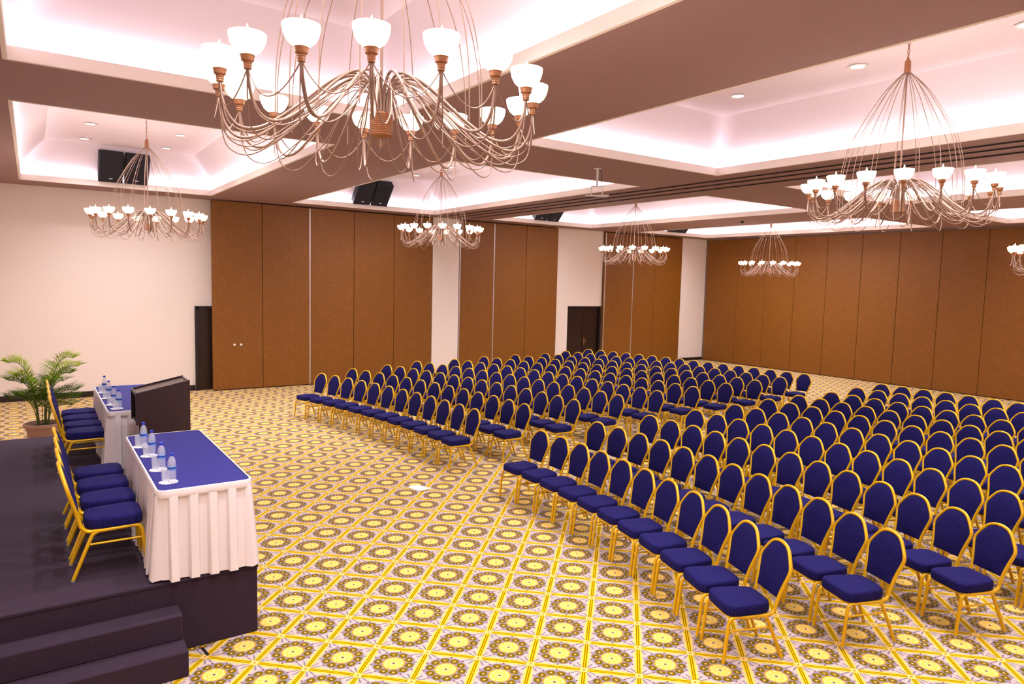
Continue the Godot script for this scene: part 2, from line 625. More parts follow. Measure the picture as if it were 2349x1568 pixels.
func coffer(ce: Node, xr: Array, zr: Array, ci: int, ri: int) -> void:
	var x0: float = xr[0]
	var x1: float = xr[1]
	var z0: float = zr[1]
	var z1: float = zr[0]
	var o := 0.30
	var inn := 0.45
	var yb := HC + 0.03
	var cen := Vector3((x0 + x1) / 2, 5.3, (z0 + z1) / 2)
	var b := MB.new()
	var lo := [Vector3(x0 - o, yb, z0 - o), Vector3(x1 + o, yb, z0 - o), Vector3(x1 + o, yb, z1 + o), Vector3(x0 - o, yb, z1 + o)]
	var hi := [Vector3(x0 + inn, TOPY, z0 + inn), Vector3(x1 - inn, TOPY, z0 + inn), Vector3(x1 - inn, TOPY, z1 - inn), Vector3(x0 + inn, TOPY, z1 - inn)]
	for i in 4:
		var j := (i + 1) % 4
		var nr: Vector3 = (lo[j] - lo[i]).cross(hi[i] - lo[i]).normalized()
		if nr.dot(cen - lo[i]) < 0.0:
			nr = -nr
		b.poly([lo[i], lo[j], hi[j], hi[i]], nr)
	b.poly(hi, Vector3.DOWN)
	var cf := part("coffer", b.done(), M.coffer, ce)
	var lp := MB.new()
	var yc := HC - 0.003 + LIP / 2
	lp.box(Vector3(x0 - 0.01, yc, cen.z), Vector3(0.04, LIP, z1 - z0 + 0.06), 0.003)
	lp.box(Vector3(x1 + 0.01, yc, cen.z), Vector3(0.04, LIP, z1 - z0 + 0.06), 0.003)
	lp.box(Vector3(cen.x, yc, z0 - 0.01), Vector3(x1 - x0 - 0.02, LIP, 0.04), 0.003)
	lp.box(Vector3(cen.x, yc, z1 + 0.01), Vector3(x1 - x0 - 0.02, LIP, 0.04), 0.003)
	part("lip", lp.done(), M.plaster, cf)
	# cove lamps in the trough behind the lip
	var wx := x1 - x0
	var wz := z1 - z0
	for side in 4:
		var n := 2 if side < 2 else 1
		for k in n:
			var len := (wx / 2.0 if side < 2 else wz) - 0.06
			var at := Vector3.ZERO
			if side < 2:
				at = Vector3(x0 + wx * (k + 0.5) / 2.0, yb + 0.035, (z0 - 0.09) if side == 0 else (z1 + 0.09))
			else:
				at = Vector3((x0 - 0.09) if side == 2 else (x1 + 0.09), yb + 0.035, cen.z)
			var cove := part("cove_light", boxmesh(Vector3(len, 0.02, 0.02) if side < 2 else Vector3(0.02, 0.02, len), 0.004), M.cove, cf, at)
			var al := AreaLight3D.new()
			al.name = "cove_glow"
			al.area_size = Vector2(len, 0.05)
			al.light_energy = COVE_ENERGY * len / 4.0
			al.light_color = COVE_TINT
			al.shadow_enabled = true
			al.area_range = 30.0
			cove.add_child(al)
			al.position = Vector3(0, 0.02, 0)
			# faces up and outward to the slope
			var dir: Vector3 = [Vector3(0, 1, -0.8), Vector3(0, 1, 0.8), Vector3(-0.8, 1, 0), Vector3(0.8, 1, 0)][side].normalized()
			var xa := Vector3.RIGHT if side < 2 else Vector3.BACK
			var zb := -dir
			al.basis = Basis(xa, zb.cross(xa), zb).orthonormalized()
	# recessed downlights
	var shift: float = -0.35 if (ci == 0 and ri == 0) else 0.0
	for ox in [-2.8, -1.0, 0.8, 2.6]:
		for oz in [-0.78, 0.78]:
			var p := Vector3(cen.x + ox + shift, TOPY, cen.z + oz)
			var rg := MB.new()
			rg.lathe([Vector2(0.10, -0.001), Vector2(0.12, -0.012), Vector2(0.085, -0.014), Vector2(0.08, -0.004)], Vector3.ZERO, 20)
			var dl := part("downlight", rg.done(), M.white, cf, p)
			var ln := MB.new()
			ln.lathe([Vector2(0.08, -0.006), Vector2(0.0, -0.006)], Vector3.ZERO, 20)
			part("downlight_lens", ln.done(), M.down, dl)
			var sp := SpotLight3D.new()
			sp.name = "downlight_beam"
			sp.light_energy = DOWN_ENERGY
			sp.light_color = LAMP_TINT
			sp.spot_range = 30.0
			sp.spot_angle = 62.0
			sp.spot_angle_attenuation = 0.9
			sp.spot_attenuation = 2.0
			sp.light_size = 0.08
			sp.shadow_enabled = true
			dl.add_child(sp)
			sp.position = Vector3(0, -0.03, 0)
			sp.rotation.x = -PI / 2

# ------------------------------------------------------------------ stage
func build_stage() -> void:
	var t := thing("stage_platform", "low dark carpeted stage with two steps at its end", "stage", Vector3(-3.635, 0, -0.16))
	var x0 := -6.78
	var x1 := -0.49
	var z1 := FRONT_Z - 0.02
	var off := Vector3(-3.635, 0, -0.16)
	part("deck", boxmesh(Vector3(x1 - x0, 0.03, z1 + 0.16), 0.006), M.stage, t, Vector3((x0 + x1) / 2, STAGE_Y - 0.015, (z1 - 0.16) / 2) - off)
	part("skirting", boxmesh(Vector3(x1 - x0 - 0.01, STAGE_Y - 0.03, z1 + 0.15), 0.006), M.stage, t, Vector3((x0 + x1) / 2, (STAGE_Y - 0.03) / 2, (z1 - 0.155) / 2) - off)
	var w := z1 - 0.46
	part("step", boxmesh(Vector3(0.42, 0.2, w), 0.008), M.stage, t, Vector3(-0.278, 0.10, 0.46 + w / 2) - off)
	part("step", boxmesh(Vector3(0.215, 0.195, w), 0.008), M.stage, t, Vector3(-0.382, 0.2975, 0.465 + w / 2) - off)

# ------------------------------------------------------------------ chairs
var back_outline := [Vector2(0.152, 0.0), Vector2(0.155, 0.06), Vector2(0.166, 0.14), Vector2(0.183, 0.215), Vector2(0.199, 0.275), Vector2(0.2045, 0.310), Vector2(0.200, 0.340), Vector2(0.180, 0.378), Vector2(0.150, 0.424), Vector2(0.120, 0.462), Vector2(0.084, 0.488), Vector2(0.042, 0.501), Vector2(0.0, 0.505)]
const LEAN := 0.26

func on_back(w: float, s: float, off := 0.0) -> Vector3:
	return Vector3(w, 0.43 + s * cos(LEAN) + off * sin(LEAN), -0.20 - s * sin(LEAN) + off * cos(LEAN))

func back_half(s: float) -> float:
	for i in back_outline.size() - 1:
		var a: Vector2 = back_outline[i]
		var b: Vector2 = back_outline[i + 1]
		if s <= b.y:
			return lerpf(a.x, b.x, (s - a.y) / (b.y - a.y))
	return 0.0

func make_chair() -> Node3D:
	var t := Node3D.new()
	# upholstered seat
	var b := MB.new()
	var rows := []
	for ring in [[0.395, 0.85], [0.391, 0.965], [0.397, 0.995], [0.42, 1.005], [0.452, 1.0], [0.467, 0.98], [0.476, 0.94], [0.481, 0.86], [0.485, 0.6], [0.488, 0.3], [0.489, 0.02]]:
		var row := []
		for k in 32:
			var a := TAU * k / 32
			var ca := cos(a)
			var sa := sin(a)
			var px := signf(ca) * pow(absf(ca), 0.42)
			var pz := signf(sa) * pow(absf(sa), 0.42)
			var z: float = 0.035 + 0.208 * pz * ring[1]
			var hw := lerpf(0.166, 0.204, (z + 0.175) / 0.42)
			row.append(Vector3(hw * px * ring[1], ring[0], z))
		rows.append(row)
	b.grid(rows, true, Vector3(0, 0.44, 0.03))
	part("seat", b.done(), M.fabric, t)
	# upholstered back
	b = MB.new()
	var ss := [0.075, 0.085, 0.12, 0.17, 0.22, 0.27, 0.31, 0.35, 0.39, 0.42, 0.45, 0.472, 0.486, 0.492]
	var front := []
	var rear := []
	for s in ss:
		var hw := maxf(back_half(s) - 0.012, 0.02)
		var fr := []
		var rr := []
		var ev := 1.0 - pow(absf((s - 0.285) / 0.21), 4.0)
		for k in 11:
			var u := (k / 5.0) - 1.0
			var puff := (1.0 - pow(absf(u), 4.0)) * clampf(ev, 0.0, 1.0)
			fr.append(on_back(hw * u, s, 0.006 + 0.026 * puff))
			rr.append(on_back(hw * u, s, -0.006 - 0.012 * puff))
		front.append(fr)
		rear.append(rr)
	b.grid(front, false, on_back(0, 0.28, -0.5))
	b.grid(rear, false, on_back(0, 0.28, 0.5))
	for rr2 in [0, ss.size() - 1]:
		b.grid([front[rr2], rear[rr2]], false, on_back(0, 0.28))
	for side in [0, 10]:
		var e0 := []
		var e1 := []
		for i in ss.size():
			e0.append(front[i][side])
			e1.append(rear[i][side])
		b.grid([e0, e1], false, on_back(0, 0.28))
	part("backrest", b.done(), M.fabric, t)
	# one bent tube: rail, back post, arch, back post, rail
	b = MB.new()
	var path := [Vector3(-0.178, 0.384, 0.17), Vector3(-0.174, 0.378, 0.03), Vector3(-0.164, 0.374, -0.10), Vector3(-0.156, 0.383, -0.165), Vector3(-0.153, 0.415, -0.195)]
	for p in back_outline:
		path.append(on_back(-p.x, p.y))
	for i in range(back_outline.size() - 2, -1, -1):
		path.append(on_back(back_outline[i].x, back_outline[i].y))
	for i in range(4, -1, -1):
		path.append(Vector3(-path[i].x, path[i].y, path[i].z))
	b.tube(curve(path, 3), 0.0152, 8)
	part("back_frame", b.done(), M.gold, t)
	b = MB.new()
	b.tube(curve([Vector3(-0.178, 0.384, 0.185), Vector3(-0.10, 0.384, 0.222), Vector3(0, 0.384, 0.232), Vector3(0.10, 0.384, 0.222), Vector3(0.178, 0.384, 0.185)], 3), 0.0125, 6)
	part("front_rail", b.done(), M.gold, t)
	b = MB.new()
	b.tube([Vector3(-0.160, 0.378, -0.135), Vector3(0.160, 0.378, -0.135)], 0.010, 6)
	part("rear_rail", b.done(), M.gold, t)
	for s in [-1.0, 1.0]:
		b = MB.new()
		b.tube(curve([Vector3(s * 0.178, 0.384, 0.165), Vector3(s * 0.180, 0.372, 0.206), Vector3(s * 0.182, 0.335, 0.226), Vector3(s * 0.184, 0.25, 0.236), Vector3(s * 0.188, 0.010, 0.262)], 3), 0.0150, 8)
		var fl := part("leg", b.done(), M.gold, t)
		part("foot_glide", glide(), M.steel, fl, Vector3(s * 0.188, 0, 0.262))
		b = MB.new()
		b.tube(curve([Vector3(s * 0.167, 0.374, -0.075), Vector3(s * 0.167, 0.355, -0.115), Vector3(s * 0.169, 0.31, -0.140), Vector3(s * 0.186, 0.010, -0.262)], 3), 0.0150, 8)
		var rl := part("leg", b.done(), M.gold, t)
		part("foot_glide", glide(), M.steel, rl, Vector3(s * 0.186, 0, -0.262))
		b = MB.new()
		b.tube([Vector3(s * 0.184, 0.275, 0.232), Vector3(s * 0.171, 0.275, -0.154)], 0.0092, 6)
		part("stretcher", b.done(), M.gold, t)
	return t

var glide_mesh: ArrayMesh
func glide() -> ArrayMesh:
	if glide_mesh == null:
		var b := MB.new()
		b.lathe([Vector2(0.0, 0.0), Vector2(0.0160, 0.0), Vector2(0.0170, 0.004), Vector2(0.0165, 0.018)], Vector3.ZERO, 8)
		glide_mesh = b.done()
	return glide_mesh

const ORD := ["first", "second", "third", "fourth", "fifth", "sixth", "seventh", "eighth", "ninth", "tenth", "eleventh", "twelfth", "thirteenth", "fourteenth", "fifteenth", "sixteenth"]
var chair_proto: Node3D

func place_chair(at: Vector3, turn: float, label: String, group: String) -> void:
	var o: Node3D = chair_proto.duplicate()
	o.name = numbered("banquet_chair")
	add_child(o)
	o.position = at
	o.rotation.y = turn
	tag(o, label, "chair", group)

func build_chairs() -> void:
	chair_proto = make_chair()
	# far block: rows on arcs about one centre, counted from the aisle
	var lc := Vector2(-4.3, 13.0)
	var lr := [17.6, 18.62, 19.71, 20.82, 21.92, 23.06, 24.14, 25.2, 26.28, 27.42]
	var lend := [-4.24, -4.24, -4.21, -4.25, -4.27, -4.32, -4.33, -4.36, -4.44, -4.54]
	var lstart := [-9.43, -9.93, -10.28, -10.70, -10.72, -11.0, -11.05, -11.05, -11.36, -11.58]
	var ln := [12, 13, 14, 15, 15, 15, 15, 15, 16, 16]
	for r in 10:
		for i in ln[r]:
			var a0: float = asin((lend[r] - lc.x) / lr[r])
			var a1: float = asin((lstart[r] - lc.x) / lr[r])
			var a := lerpf(a0, a1, float(i) / (ln[r] - 1))
			seat_on_arc(lc, lr[r], a, "gold and navy chair, %s row of the far block, %s from the aisle" % [ORD[r], ORD[i]], "chairs of the far block")
	# near block
	var rc := Vector2(-2.2, 6.5)
	var rr := [11.06, 12.2, 13.33, 14.42, 15.53, 16.62, 17.6, 18.65, 19.83, 20.98]
	var rs := [-2.36, -2.43, -2.43, -2.42, -2.46, -2.53, -2.53, -2.47, -2.58, -2.64]
	var rn := [11, 12, 13, 14, 13, 12, 11, 10, 10, 9]
	for r in 10:
		for i in rn[r]:
			var a: float = asin((rs[r] - rc.x) / rr[r]) + i * 0.452 / rr[r]
			seat_on_arc(rc, rr[r], a, "gold and navy chair, %s row of the near block, %s from the aisle" % [ORD[r], ORD[i]], "chairs of the near block")
	# on the stage, facing the hall
	var nx := [-1.06, -1.555, -2.05, -2.53]
	var fx := [-4.61, -5.09, -5.57, -6.05]
	for i in 4:
		place_chair(Vector3(nx[i], STAGE_Y, 0.89), PI, "gold and navy chair on the stage at the near table, %s from the steps" % ORD[i], "chairs on the stage")
	for i in 4:
		place_chair(Vector3(fx[i], STAGE_Y, 0.89), PI, "gold and navy chair on the stage at the far table, %s from the lectern" % ORD[i], "chairs on the stage")

func seat_on_arc(c: Vector2, rad: float, a: float, label: String, group: String) -> void:
	var dir := Vector2(-sin(a), cos(a))          # towards the centre of the arc
	var top := c - dir * rad
	var jit := rng.randf_range(-0.012, 0.012)
	var p := top + dir * (0.30 + rng.randf_range(-0.008, 0.008))
	place_chair(Vector3(p.x, 0, p.y), atan2(dir.x, dir.y) + jit, label, group)

# ------------------------------------------------------------------ tables
func rect_path(x0: float, x1: float, z0: float, z1: float, rad: float, step: float) -> Array:
	# points and outward normals round a rounded rectangle
	var out := []
	var cs := [[Vector2(x1 - rad, z0 + rad), -PI / 2], [Vector2(x1 - rad, z1 - rad), 0.0], [Vector2(x0 + rad, z1 - rad), PI / 2], [Vector2(x0 + rad, z0 + rad), PI]]
	for i in 4:
		var c: Vector2 = cs[i][0]
		var a: float = cs[i][1]
		for k in 5:
			var ang := a + PI / 2 * k / 4.0
			out.append([c + Vector2(cos(ang), sin(ang)) * rad, Vector2(cos(ang), sin(ang))])
		var p: Vector2 = c + Vector2(cos(a + PI / 2), sin(a + PI / 2)) * rad
		var nc: Vector2 = cs[(i + 1) % 4][0]
		var q: Vector2 = nc + Vector2(cos(a + PI / 2), sin(a + PI / 2)) * rad
		var m := int(p.distance_to(q) / step)
		for k in range(1, m):
			out.append([p.lerp(q, float(k) / m), Vector2(cos(a + PI / 2), sin(a + PI / 2))])
	return out

func build_table(x0: float, x1: float, z0: float, z1: float, which: String) -> void:
	var top := 1.325
	var cx := (x0 + x1) / 2
	var cz := (z0 + z1) / 2
	var base := Vector3(cx, STAGE_Y, cz)
	var t := thing("folding_table", "folding table under a blue cloth and white skirt, %s" % which, "table", base, 0.0, "tables on the stage")
	part("tabletop", boxmesh(Vector3(x1 - x0 - 0.05, 0.03, z1 - z0 - 0.05), 0.006), M.white, t, Vector3(0, top - 0.03 - STAGE_Y, 0))
	for sx in [-1.0, 1.0]:
		for sz in [-1.0, 1.0]:
			var lg := MB.new()
			lg.tube([Vector3(0, 0, 0), Vector3(0, 0.69, 0)], 0.014, 8)
			part("leg", lg.done(), M.steel, t, Vector3(sx * ((x1 - x0) / 2 - 0.2), 0.0, sz * ((z1 - z0) / 2 - 0.1)))
	# blue top cloth
	var b := MB.new()
	var ring := rect_path(x0 + 0.006, x1 - 0.006, z0 + 0.006, z1 - 0.006, 0.055, 0.2)
	var up := []
	var dn := []
	var lowr := []
	for e in ring:
		var p: Vector2 = e[0]
		var nn: Vector2 = e[1]
		up.append(Vector3(p.x - nn.x * 0.006, top + 0.004, p.y - nn.y * 0.006))
		dn.append(Vector3(p.x, top, p.y))
		lowr.append(Vector3(p.x, top - 0.012, p.y))
	b.poly(up, Vector3.UP)
	b.grid([up, dn, lowr], true, Vector3(cx, top - 0.3, cz))
	var cl := part("table_cover", b.done(), M.blue_cloth, self)
	cl.name = numbered("table_cover")
	tag(cl, "royal blue cloth spread flat over the %s" % which, "tablecloth", "blue table covers")
	# pleated white skirt
	var sk := thing("table_skirt", "white pleated skirt hung round the %s" % which, "table skirt", base, 0.0, "white table skirts")
	var path := rect_path(x0, x1, z0, z1, 0.06, 0.007)
	var rows := []
	var ys := [0.0, 0.05, 0.12, 0.25, 0.40, 0.55, 0.66, 0.718]
	for yi in ys.size():
		var d: float = ys[yi]
		var row := []
		var run := 0.0
		for i in path.size():
			var p: Vector2 = path[i][0]
			var nn: Vector2 = path[i][1]
			if i > 0:
				run += p.distance_to(path[i - 1][0])
			# flat box pleats about 17 cm apart that open towards the hem
			var u := fposmod(run, 0.146) / 0.146
			var wv := smoothstep(0.02, 0.07, u) * (1.0 - smoothstep(0.50, 0.58, u))
			var grow := 0.45 + 0.55 * d / 0.72
			var drift := 0.012 * sin(run * 7.3 + 1.0) * d / 0.72
			var off := 0.006 + 0.052 * d / 0.72 * 0.75 + (0.046 * wv - 0.030) * grow + drift
			if d < 0.01:
				off = 0.002
			var hem := 0.012 * sin(run * 5.0) + 0.010 * wv if yi == ys.size() - 1 else 0.0
			row.append(Vector3(p.x + nn.x * off - cx, top - d - STAGE_Y - minf(hem, 0.008), p.y + nn.y * off - cz))
		rows.append(row)
	var sb := MB.new()
	sb.grid(rows, true, Vector3(0, 0.4, 0))
	part("pleats", sb.done(), M.skirt, sk)
	sb = MB.new()
	var band := rect_path(x0, x1, z0, z1, 0.06, 0.05)
	rows = []
	for q in [[-0.001, 0.004], [0.001, 0.010], [0.03, 0.014], [0.060, 0.016], [0.063, 0.006]]:
		var row := []
		for i in band.size():
			var p: Vector2 = band[i][0]
			var nn: Vector2 = band[i][1]
			var wob := 0.002 * sin(i * 1.7)
			row.append(Vector3(p.x + nn.x * (q[1] + wob) - cx, top + 0.006 - q[0] - STAGE_Y, p.y + nn.y * (q[1] + wob) - cz))
		rows.append(row)
	var inner := []
	for i in band.size():
		var p: Vector2 = band[i][0] - band[i][1] * 0.004
		inner.append(Vector3(p.x - cx, top + 0.006 - STAGE_Y, p.y - cz))
	rows.push_front(inner)
	sb.grid(rows, true, Vector3(0, 0.5, 0))
	part("band", sb.done(), M.skirt, sk)

func make_bottle() -> Node3D:
	var t := Node3D.new()
	var b := MB.new()
	b.lathe([Vector2(0.0, 0.004), Vector2(0.026, 0.0), Vector2(0.032, 0.008), Vector2(0.032, 0.03), Vector2(0.029, 0.036), Vector2(0.032, 0.042), Vector2(0.032, 0.055), Vector2(0.029, 0.061), Vector2(0.032, 0.067), Vector2(0.032, 0.08), Vector2(0.0295, 0.086), Vector2(0.0325, 0.094), Vector2(0.0325, 0.150), Vector2(0.031, 0.170), Vector2(0.024, 0.195), Vector2(0.014, 0.212), Vector2(0.0125, 0.222)], Vector3.ZERO, 20, true)
	part("bottle_body", b.done(), M.plastic, t)
	b = MB.new()
	b.lathe([Vector2(0.033, 0.106), Vector2(0.0335, 0.107), Vector2(0.0335, 0.134), Vector2(0.033, 0.135)], Vector3.ZERO, 20)
	var lb := part("label_band", b.done(), M.label, t)
	b = MB.new()
	b.lathe([Vector2(0.0337, 0.118), Vector2(0.0339, 0.119), Vector2(0.0339, 0.128), Vector2(0.0337, 0.129)], Vector3.ZERO, 20)
	part("label_stripe", b.done(), M.label_dark, lb)
	b = MB.new()
	b.lathe([Vector2(0.0, 0.242), Vector2(0.0135, 0.242), Vector2(0.0152, 0.239), Vector2(0.0155, 0.221), Vector2(0.0125, 0.220)], Vector3.ZERO, 18)
	part("cap", b.done(), M.cap, t)
	return t

func build_tables() -> void:
	build_table(-2.70, -0.50, -0.11, 0.59, "stage table nearest the steps")
	build_table(-6.47, -4.24, -0.06, 0.63, "stage table beside the palm")
	var bottle := make_bottle()
	var glass := MB.new()
	glass.lathe([Vector2(0.0, 0.006), Vector2(0.026, 0.004), Vector2(0.027, 0.0), Vector2(0.029, 0.01), Vector2(0.034, 0.11), Vector2(0.032, 0.11), Vector2(0.0265, 0.012), Vector2(0.0, 0.011)], Vector3.ZERO, 20)
	var gm := glass.done()
	var coaster := MB.new()
	var rim := []
	var rimd := []
	for k in 60:
		var a := TAU * k / 60
		var rr := 0.070 + 0.005 * cos(a * 14.0)
		rim.append(Vector3(cos(a) * rr, 0.003, sin(a) * rr))
		rimd.append(Vector3(cos(a) * rr, 0.0, sin(a) * rr))
	coaster.poly(rim, Vector3.UP)
	coaster.grid([rim, rimd], true, Vector3.ZERO)
	var cm := coaster.done()
	var sets := [[-0.705, 0.46], [-1.139, 0.476], [-1.692, 0.479], [-2.112, 0.498], [-4.40, 0.50], [-4.73, 0.528], [-5.27, 0.541], [-5.81, 0.55]]
	for i in 8:
		var where := "near table, %s from the steps" % ORD[i] if i < 4 else "far table, %s from the lectern" % ORD[i - 4]
		var p := Vector3(sets[i][0], 1.330, sets[i][1])
		var o: Node3D = bottle.duplicate()
		o.name = numbered("water_bottle")
		add_child(o)
		o.position = p + Vector3(0, 0.003, 0)
		tag(o, "clear water bottle with blue cap on the %s" % where, "bottle", "water bottles on the stage tables")
		var d := part("doily", cm, M.paper, self, p + Vector3(-0.029, 0.0, 0.022))
		d.name = numbered("paper_doily")
		tag(d, "white paper doily under bottle and glass on the %s" % where, "doily", "paper doilies on the stage tables")
		var g := part("tumbler", gm, M.glass, self, p + Vector3(-0.058, 0.003, 0.038))
		g.name = numbered("drinking_glass")
		tag(g, "clear drinking glass beside the bottle on the %s" % where, "glass", "drinking glasses on the stage tables")
	bottle.free()

# ------------------------------------------------------------------ lectern
func extrude_x(prof: Array, x0: float, x1: float) -> ArrayMesh:
	# prof holds (z, y) corners of a convex or L-shaped side panel
	var b := MB.new()
	var poly := PackedVector2Array(prof)
	var tris := Geometry2D.triangulate_polygon(poly)
	for s in [[x0, Vector3.LEFT], [x1, Vector3.RIGHT]]:
		for i in range(0, tris.size(), 3):
			var pts := []
			for k in 3:
				var q := poly[tris[i + k]]
				pts.append(Vector3(s[0], q.y, q.x))
			b.poly(pts, s[1])
	var ccw := Geometry2D.is_polygon_clockwise(poly)
	for i in poly.size():
		var p := poly[i]
		var q := poly[(i + 1) % poly.size()]
		var d := (q - p).normalized()
		var nr := Vector2(d.y, -d.x) if not ccw else Vector2(-d.y, d.x)
		b.poly([Vector3(x0, p.y, p.x), Vector3(x1, p.y, p.x), Vector3(x1, q.y, q.x), Vector3(x0, q.y, q.x)], Vector3(0, nr.y, nr.x))
	return b.done()

func build_lectern() -> void:
	# stands between the tables; front (audience) side at lower z, open towards the speaker
	var t := thing("lectern", "dark brown wooden lectern with sloping tray between the two stage tables", "lectern", Vector3(-3.67, STAGE_Y, 0.12))
	var prof := [Vector2(-0.27, 0.0), Vector2(0.22, 0.0), Vector2(0.22, 0.70), Vector2(0.30, 0.70), Vector2(0.30, 1.068), Vector2(-0.27, 1.19)]
	for s in [-1.0, 1.0]:
		var xa: float = s * 0.235
		part("side_panel", extrude_x(prof, minf(xa, xa - s * 0.022), maxf(xa, xa - s * 0.022)), M.wood_dark, t)
	part("front_panel", boxmesh(Vector3(0.426, 1.18, 0.022), 0.003), M.wood_dark, t, Vector3(0, 0.59, -0.259))
	var slope := atan2(1.19 - 1.068, 0.57)
	var o := part("tray", boxmesh(Vector3(0.426, 0.02, 0.55), 0.003), M.tray, t, Vector3(0, 1.102, 0.02))
	o.rotation.x = slope
	var lip := part("tray_lip", boxmesh(Vector3(0.426, 0.05, 0.02), 0.003), M.wood_dark, t, Vector3(0, 1.05, 0.288))
	lip.rotation.x = slope
	part("shelf", boxmesh(Vector3(0.426, 0.02, 0.5), 0.003), M.wood_dark, t, Vector3(0, 0.72, 0.04))
	part("shelf", boxmesh(Vector3(0.426, 0.02, 0.44), 0.003), M.wood_dark, t, Vector3(0, 0.06, -0.02))

# ------------------------------------------------------------------ chandeliers
func make_chandelier() -> Node3D:
	# origin at the underside of the hub
	var t := Node3D.new()
	var b := MB.new()
	var prof := [Vector2(0.0, 0.0), Vector2(0.066, 0.0)]
	for i in 12:
		prof.append(Vector2(0.070, 0.005 + i * 0.0105))
		prof.append(Vector2(0.066, 0.010 + i * 0.0105))
	prof.append(Vector2(0.055, 0.135))
	prof.append(Vector2(0.0, 0.135))
	b.lathe(prof, Vector3.ZERO, 24)
	var hub := part("hub", b.done(), M.copper, t)
	b = MB.new()
	var ringp := []
	for k in 17:
		var a := TAU * k / 16
		ringp.append(Vector3(0.024 * sin(a), -0.034 + 0.024 * cos(a), 0))
	b.tube(ringp, 0.003, 6, false)
	part("ring", b.done(), M.copper, hub)
	b = MB.new()
	b.tube([Vector3(0, 0.12, 0), Vector3(0, 1.50, 0)], 0.009, 8)
	part("rod", b.done(), M.bronze, t)
	b = MB.new()
	b.lathe([Vector2(0.0, 1.47), Vector2(0.03, 1.47), Vector2(0.034, 1.50), Vector2(0.03, 1.60), Vector2(0.012, 1.63), Vector2(0.0, 1.63)], Vector3.ZERO, 12)
	part("hanger", b.done(), M.copper, t)
	# arm: out of the hub, over, down and up into the socket
	var arm := MB.new()
	arm.tube(curve([Vector3(0.045, 0.12, 0), Vector3(0.055, 0.22, 0), Vector3(0.10, 0.315, 0), Vector3(0.19, 0.335, 0), Vector3(0.32, 0.26, 0), Vector3(0.50, 0.10, 0), Vector3(0.68, -0.035, 0), Vector3(0.80, -0.06, 0), Vector3(0.870, 0.00, 0), Vector3(0.900, 0.10, 0), Vector3(0.905, 0.165, 0)], 4), 0.0085, 7)
	var am := arm.done()
	var thin := MB.new()
	thin.tube(curve([Vector3(0.035, 0.12, 0.01), Vector3(0.045, 0.20, 0.012), Vector3(0.10, 0.265, 0.02), Vector3(0.20, 0.27, 0.03), Vector3(0.36, 0.16, 0.045), Vector3(0.55, -0.02, 0.06), Vector3(0.74, -0.145, 0.055), Vector3(0.86, -0.12, 0.03), Vector3(0.897, 0.0, 0.012), Vector3(0.905, 0.165, 0.004)], 4), 0.0036, 5)
	var tm := thin.done()
	thin = MB.new()
	thin.tube(curve([Vector3(0.035, 0.12, -0.01), Vector3(0.04, 0.20, -0.012), Vector3(0.08, 0.285, -0.03), Vector3(0.18, 0.30, -0.05), Vector3(0.35, 0.19, -0.07), Vector3(0.55, 0.03, -0.08), Vector3(0.74, -0.085, -0.06), Vector3(0.86, -0.06, -0.03), Vector3(0.895, 0.05, -0.012), Vector3(0.905, 0.165, -0.004)], 4), 0.0042, 5)
	var tm2 := thin.done()
	var so := MB.new()
	so.lathe([Vector2(0.0, 0.0), Vector2(0.017, 0.0), Vector2(0.019, 0.006), Vector2(0.017, 0.010), Vector2(0.020, 0.016), Vector2(0.018, 0.021), Vector2(0.021, 0.027), Vector2(0.019, 0.033), Vector2(0.030, 0.040), Vector2(0.033, 0.062), Vector2(0.036, 0.066), Vector2(0.03, 0.068)], Vector3.ZERO, 14)
	var sm := so.done()
	var bo := MB.new()
	bo.lathe([Vector2(0.028, 0.0), Vector2(0.048, 0.010), Vector2(0.068, 0.028), Vector2(0.082, 0.055), Vector2(0.089, 0.086), Vector2(0.090, 0.102), Vector2(0.085, 0.102), Vector2(0.077, 0.058), Vector2(0.060, 0.030), Vector2(0.030, 0.008)], Vector3.ZERO, 20, true)
	var bm := bo.done()
	var bu := MB.new()
	bu.lathe([Vector2(0.010, 0.0), Vector2(0.016, 0.04), Vector2(0.017, 0.075), Vector2(0.011, 0.11), Vector2(0.003, 0.145), Vector2(0.0, 0.15)], Vector3.ZERO, 10, true)
	var um := bu.done()
	var n := 17
	# swags between neighbouring sockets
	var sw := MB.new()
	var h := PI / n
	var c0 := Vector3(0.905 * cos(-h), 0.165, 0.905 * sin(-h))
	var c1 := Vector3(0.905 * cos(h), 0.165, 0.905 * sin(h))
	var pts := []
	for k in 15:
		var u := k / 14.0
		var pnt := c0.lerp(c1, u)
		pnt.y -= 0.16 * (1.0 - pow(2.0 * u - 1.0, 2.0)) + 0.0
		pnt.x += 0.03 * sin(PI * u)
		pts.append(pnt)
	sw.tube(pts, 0.0035, 5)
	var wm := sw.done()
	# long wires that carry the ring
	var su := MB.new()
	su.tube(curve([Vector3(0.012, 1.50, 0), Vector3(0.13, 1.38, 0), Vector3(0.25, 1.23, 0), Vector3(0.415, 0.95, 0), Vector3(0.53, 0.70, 0), Vector3(0.594, 0.37, 0), Vector3(0.605, 0.04, 0)], 5), 0.0035, 5)
	var lm := su.done()
	for k in n:
		var a := TAU * k / n + 0.09
		var ar := part("arm", am, M.bronze, t, Vector3.ZERO, -a)
		part("socket", sm, M.copper, ar, Vector3(0.905, 0.155, 0))
		var bl := part("glass_bowl", bm, M.bowl, t, Vector3(0.905 * cos(a), 0.222, 0.905 * sin(a)))
		part("bulb", um, M.bulb, bl)
		var om := OmniLight3D.new()
		om.name = "bulb_light"
		om.light_energy = BOWL_ENERGY
		om.light_color = LAMP_TINT
		om.omni_range = 30.0
		om.omni_attenuation = 2.0
		om.light_size = 0.05
		om.shadow_enabled = true
		bl.add_child(om)
